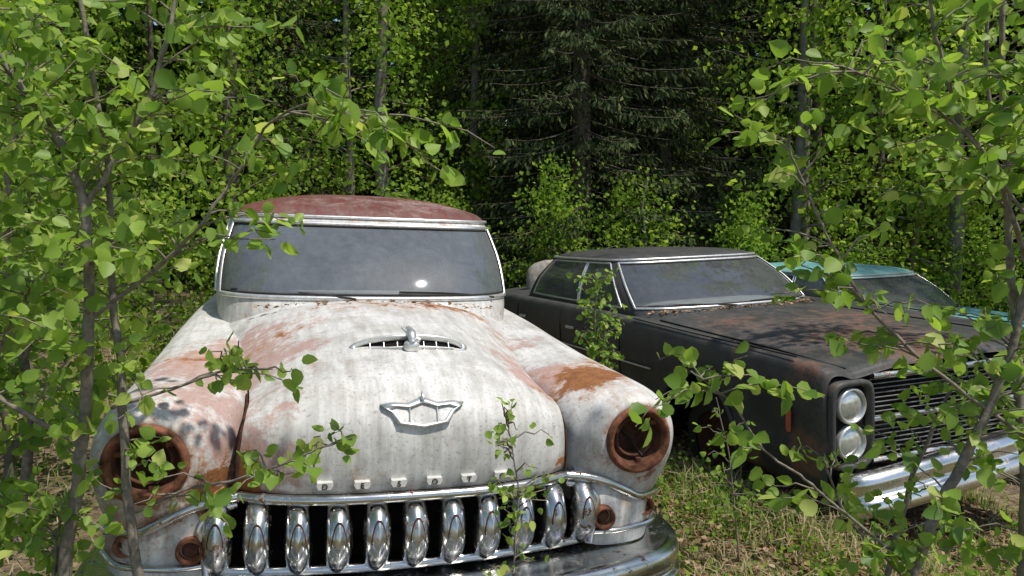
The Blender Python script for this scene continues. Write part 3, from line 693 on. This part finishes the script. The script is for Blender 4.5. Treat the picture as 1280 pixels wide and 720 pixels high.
sapling('young_seedling',[([(.52,4.6,-.02),(.50,4.5,.5),(.49,4.45,.9),(.5,4.4,1.2)],.008,.003,1.2),([(.6,4.6,-.02),(.55,4.5,.5),(.56,4.45,.95)],.008,.003,1.2)],33,.04,40,7,(.08,.18))
sapling('young_seedling',[([(1.0,3.1,-.02),(.95,3.1,.4),(.88,3.1,.75)],.005,.002,1.0)],34,.035,28,6,(.06,.18))

def broadleaf(seed,H=9,r=.09,nb=40,per=46,size=.085,low=.5,spread=1.35):
    rg=np.random.default_rng(seed); mb=MB()
    lean=rg.normal(0,.25,2)
    P=smooth([(lean[0]*k*k*.6+rg.normal(0,.05),lean[1]*k*k*.6+rg.normal(0,.05),k*H-.1*(k==0)) for k in np.linspace(0,1,7)],6)
    P[0,:2]=0; n=len(P); mb.tube(P,np.linspace(r,.012,n),8,0)
    LP=[];RR=[]
    for b in range(nb):
        z=low+(H-low)*(b+rg.uniform(0,1))/nb; s=min(z/H,.995)*(n-1); i=int(s); p=P[i]
        an=rg.uniform(0,2*np.pi); el=rg.uniform(.1,.8)
        L=spread*rg.uniform(.5,1.15)*(1-.65*(z/H)**2)
        d=np.array([math.cos(an),math.sin(an),el]); d/=np.linalg.norm(d)
        t=np.linspace(0,1,6)[:,None]; br=p+d*L*t+np.array([0,0,-.28])*L*t*t+rg.normal(0,.03,(6,3))*t
        mb.tube(br,np.linspace(.018,.004,6)*(1.2-z/H*.6),4,0)
        for c in range(rg.integers(4,7)):
            q=crom(br,[rg.uniform(.3,1)*4.99])[0]+rg.normal(0,.12,3)*np.array([1,1,.8])
            k=int(per*rg.uniform(.4,1.3)/1.2); sg=rg.uniform(.10,.24)
            LP.append(q+rg.normal(0,1,(k,3))*np.array([sg,sg,sg*.75])); RR.append(np.full(k,rg.normal(.5,.18)))
    LP=np.concatenate(LP);m=len(LP);RR=np.clip(np.concatenate(RR)+rg.normal(0,.16,m),0,1)
    D=rg.normal(0,.7,(m,3))+np.array([0,0,-.5]); N=rg.normal(0,.7,(m,3))+np.array([.2,-.3,.5])
    mb.leaves(LP,D,N,size*rg.uniform(.6,1.2,m),RR,1,False)
    o=mb.build('unseen_aspen_tree',[M['bark2'] if seed%2 else M['bark3'],M['leafB']]); me=o.data
    bpy.data.objects.remove(o); return me
meshes=[broadleaf(100+i,H=h,r=rr,per=40) for i,(h,rr) in enumerate([(9,.10),(8,.07),(10,.12),(7,.06),(8.5,.08)])]
bush=[broadleaf(200+i,H=2.6,r=.03,nb=22,per=44,size=.07,low=.15,spread=.9) for i in range(2)]
def place(me,name,x,y,s=1,rz=0):
    o=bpy.data.objects.new(name,me); scene.collection.objects.link(o)
    o.location=(x,y,float(hgt(x,y))-.03); o.scale=(s,s,s*random.uniform(.92,1.08)); o.rotation_euler=(0,0,rz); return o
spots=[(-4.2,6.2),(-3.2,8.6),(-1.6,9.2),(-5.4,8.5),(-2.4,11.0),(-.6,11.6),(-4.2,11.5),(-7.0,10.5),(-1.4,13.5),
       (3.9,10.2),(5.6,9.4),(7.4,9.6),(4.8,12.3),(6.8,12.4),(9.8,10.8),(2.9,13.2),(-6.6,13.8),(8.4,14.4),(-5.8,4.6),(6.8,6.4),(8.6,7.6),(-7.8,7.2)]
for k,(x,y) in enumerate(spots):
    place(meshes[k%5],'unseen_aspen_tree',x,y,random.uniform(.85,1.15),random.uniform(0,6.28))
for k,(x,y) in enumerate([(-9,-7),(-3,-10),(4,-11),(-11,-1),(-7,2.2)]):  # unseen trees behind and beside the camera, added for chrome reflections
    place(meshes[(k*2)%5],'unseen_aspen_tree',x,y,random.uniform(.7,.9),random.uniform(0,6.28))
for k,(x,y) in enumerate([(-3.2,6.6),(-2.6,8.1),(-4.0,4.6),(.4,9.2),(1.6,9.4),(2.8,9.3),(4.2,8.9),(5.6,8.4),(-1.0,9.8),(-5.2,6.4),(3.4,10.6),(7.4,6.6),(-2.9,4.1)]):
    place(bush[k%2],'forest_shrub',x,y,random.uniform(.6,1.0),random.uniform(0,6.28))

def spruce(seed,H=13,Rb=2.1):
    rg=np.random.default_rng(seed); mb=MB()
    mb.tube([(0,0,-.1),(.03,0,H*.3),(0,.05,H*.65),(0,0,H)],[.16,.12,.07,.01],8,0)
    LP=[];LD=[]
    nl=54
    for l in range(nl):
        z=.7+(H-1)*(l/nl)**1.15; rad=Rb*(1-z/H)**.8+.15
        for b in range(9):
            an=rg.uniform(0,6.283); L=rad*rg.uniform(.65,1.1); d=np.array([math.cos(an),math.sin(an),0])
            t=np.linspace(0,1,6)[:,None]
            br=np.array([0,0,z+rg.uniform(-.12,.12)])+d*L*t+np.array([0,0,1])*(-.42*t+.22*t*t)*L
            mb.tube(br,np.linspace(.012,.003,6),4,0)
            k=int(62*L)+6; tt=rg.uniform(.12,1,k)
            q=crom(br,tt*4.999); side=np.array([-d[1],d[0],0])
            sp=rg.uniform(-1,1,k)*(.34*(1.15-tt))*min(1,L)
            q=q+side*sp[:,None]+np.array([0,0,-.55])*np.abs(sp)[:,None]
            LP.append(q+rg.normal(0,.03,(k,3))); LD.append(d*.5+side*np.sign(sp)[:,None]*.4+np.array([0,0,-.75])+rg.normal(0,.4,(k,3)))
    LP=np.concatenate(LP);LD=np.concatenate(LD);m=len(LP)
    mb.leaves(LP,LD,rg.normal(0,1,(m,3))+np.array([.2,-.3,.2]),.105*rg.uniform(.6,1.3,m),np.clip(rg.normal(.5,.28,m),0,1),1,False,.40)
    o=mb.build('spruce_tree',[M['bark2'],M['needle']]); me=o.data; bpy.data.objects.remove(o); return me
sp=[spruce(1),spruce(2,11,1.8)]
for k,(x,y,s) in enumerate([(1.0,10.6,1.0),(2.3,11.6,1.05),(0.0,12.4,.95),(-9,13,1),(1.6,14,1.0),(-4.5,14.5,1.1),(6.0,14.5,1.1),(9.5,14,1.0),(-1.8,15,1.1),(4.0,15,1.1)]):
    place(sp[k%2],'spruce_tree',x,y,s,random.uniform(0,6))

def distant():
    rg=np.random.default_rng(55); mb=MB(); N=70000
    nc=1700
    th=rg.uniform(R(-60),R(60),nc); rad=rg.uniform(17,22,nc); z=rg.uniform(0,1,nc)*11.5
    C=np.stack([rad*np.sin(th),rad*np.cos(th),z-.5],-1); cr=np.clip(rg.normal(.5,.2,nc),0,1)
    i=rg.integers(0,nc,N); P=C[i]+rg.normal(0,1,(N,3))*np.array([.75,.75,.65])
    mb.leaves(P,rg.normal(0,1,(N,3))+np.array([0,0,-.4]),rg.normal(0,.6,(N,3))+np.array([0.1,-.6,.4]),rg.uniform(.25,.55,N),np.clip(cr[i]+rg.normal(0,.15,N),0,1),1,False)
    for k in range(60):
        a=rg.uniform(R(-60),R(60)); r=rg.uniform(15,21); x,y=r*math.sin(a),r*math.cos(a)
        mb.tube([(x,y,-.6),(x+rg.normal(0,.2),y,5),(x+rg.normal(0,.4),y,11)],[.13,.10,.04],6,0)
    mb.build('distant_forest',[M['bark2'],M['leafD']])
distant()

# ground cover
def incar(x,y,F,rz,w=.95,l=5.3):
    c,s=math.cos(R(rz)),math.sin(R(rz)); dx,dy=x-F[0],y-F[1]
    lx=c*dx+s*dy; ly=-s*dx+c*dy
    return (np.abs(lx)<w)&(ly>.1)&(ly<l)
def groundcover():
    rg=np.random.default_rng(77)
    N1,N2=55000,52000
    x=np.concatenate([rg.uniform(-6,8,N1),rg.uniform(.2,3.2,N2)]); y=np.concatenate([1.0+rg.uniform(0,1,N1)**1.5*10,rg.uniform(1.8,6.5,N2)])
    N=N1+N2
    cl=np.sin(3.1*x+1.3*np.sin(2*y))*np.cos(2.7*y+.8*np.sin(3*x))+.5*np.sin(7*x+5*y)
    keep=(rg.uniform(-1.1,1.0,N)<cl)&~incar(x,y,(-.3,2.3),16)&~incar(x,y,(2.37,3.72),21.5)&~incar(x,y,(4.95,5.7),27)
    x,y,cl=x[keep],y[keep],cl[keep]; n=len(x)
    z=hgt(x,y)-.005
    h=rg.uniform(.03,.15,n)*(1+.6*np.clip(cl,-.5,1)); an=rg.uniform(0,6.28,n); ln=rg.uniform(.2,1.3,n)*h
    d=np.stack([np.cos(an),np.sin(an),0*an],-1); sd=np.stack([-np.sin(an),np.cos(an),0*an],-1)*(rg.uniform(.0018,.0042,n)[:,None])
    b=np.stack([x,y,z],-1); up=np.array([0,0,1.])
    mid=b+d*(ln*.3)[:,None]+up*(h*.6)[:,None]; tip=b+d*ln[:,None]+up*(h*(1-.35*ln/h))[:,None]
    V=np.stack([b-sd,b+sd,mid+sd*.8,mid-sd*.8,tip],1)
    o=(np.arange(n)*5)[:,None]
    mb=MB()
    green=np.sin(1.9*x+.6)*np.cos(1.6*y-.4)+.3*np.sin(5*x-3*y)
    r=np.where(rg.uniform(0,1,n)<.36+.40*green,rg.uniform(0,.5,n),rg.uniform(.58,1,n))
    rr=np.repeat(r,5)
    mb.add(V.reshape(-1,3),o+np.array([[0,1,2,3]]),0,rr)
    mb.f+=(o+np.array([[3,2,4]])).tolist(); mb.m+=[0]*n
    mb.build('grass',[M['grass']])
    N=26000; x=np.concatenate([rg.uniform(-5,7,13000),rg.uniform(.1,3,13000)]); y=np.concatenate([1.0+rg.uniform(0,1,13000)**1.4*9,rg.uniform(1.8,5.5,13000)])
    P=np.stack([x,y,hgt(x,y)+rg.uniform(.004,.05,N)],-1)
    mb=MB(); D=rg.normal(0,1,(N,3))*np.array([1,1,.25]); Nn=rg.normal(0,.35,(N,3))+np.array([0,0,1])
    mb.leaves(P,D,Nn,rg.uniform(.015,.045,N),rg.uniform(0,1,N),0,False)
    mb.build('leaf_litter',[M['litter']])
    mb=MB(); N=12000
    cx=np.concatenate([rg.uniform(-4,6,130),rg.uniform(.3,2.4,60)]); cy=np.concatenate([rg.uniform(1.6,9,130),rg.uniform(2.2,5.5,60)])
    kk=~incar(cx,cy,(-.3,2.3),16,1.05)&~incar(cx,cy,(2.37,3.72),21.5,1.05); cx,cy=cx[kk],cy[kk]; nc=len(cx)
    i=rg.integers(0,nc,N); x=cx[i]+rg.normal(0,.08,N); y=cy[i]+rg.normal(0,.08,N)
    P=np.stack([x,y,hgt(x,y)+np.abs(rg.normal(0,.08,N))],-1)
    mb.leaves(P,rg.normal(0,1,(N,3)),rg.normal(0,.4,(N,3))+np.array([0,0,1]),rg.uniform(.016,.036,N),np.clip(rg.normal(.4,.25,N),0,1),0,False)
    mb.build('weeds',[M['leafB']])
    mb=MB()
    for _ in range(160):
        x,y=rg.uniform(-2,4),rg.uniform(1.6,7); a=rg.uniform(0,3.14); L=rg.uniform(.1,.5)
        p=np.array([[x+L*t*math.cos(a),y+L*t*math.sin(a),float(hgt(x,y))+.015+rg.uniform(0,.02)] for t in (0,.5,1)])
        mb.tube(p,rg.uniform(.002,.007),5,0)
    mb.build('fallen_twigs',[M['bark']])
groundcover()

# ------------------------------------------------------------------ light / sky / camera
w=bpy.data.worlds.new("World"); scene.world=w; w.use_nodes=True
nt=w.node_tree; nt.nodes.clear()
to=Vector((.42,-.24,1.0)).normalized()
sky=nt.nodes.new('ShaderNodeTexSky'); sky.sky_type='NISHITA'; sky.sun_disc=False
sky.sun_elevation=math.asin(to.z); sky.sun_rotation=math.atan2(to.x,to.y)
bg=nt.nodes.new('ShaderNodeBackground'); bg.inputs[1].default_value=.15
ow=nt.nodes.new('ShaderNodeOutputWorld'); nt.links.new(sky.outputs[0],bg.inputs[0]); nt.links.new(bg.outputs[0],ow.inputs[0])
L=bpy.data.lights.new('sun','SUN'); L.energy=4.8; L.angle=R(1.2); L.color=(1,.95,.87)
lo=bpy.data.objects.new('sun',L); scene.collection.objects.link(lo); lo.rotation_euler=to.to_track_quat('Z','Y').to_euler()
cam=bpy.data.cameras.new('camera'); cam.lens=26; cam.sensor_width=36; cam.clip_end=2000; cam.clip_start=.02
co=bpy.data.objects.new('camera',cam); scene.collection.objects.link(co)
co.location=(0,0,1.55); co.rotation_euler=(R(90-6),0,0); scene.camera=co
scene.view_settings.view_transform='Standard'; scene.view_settings.look='None'; scene.view_settings.exposure=0
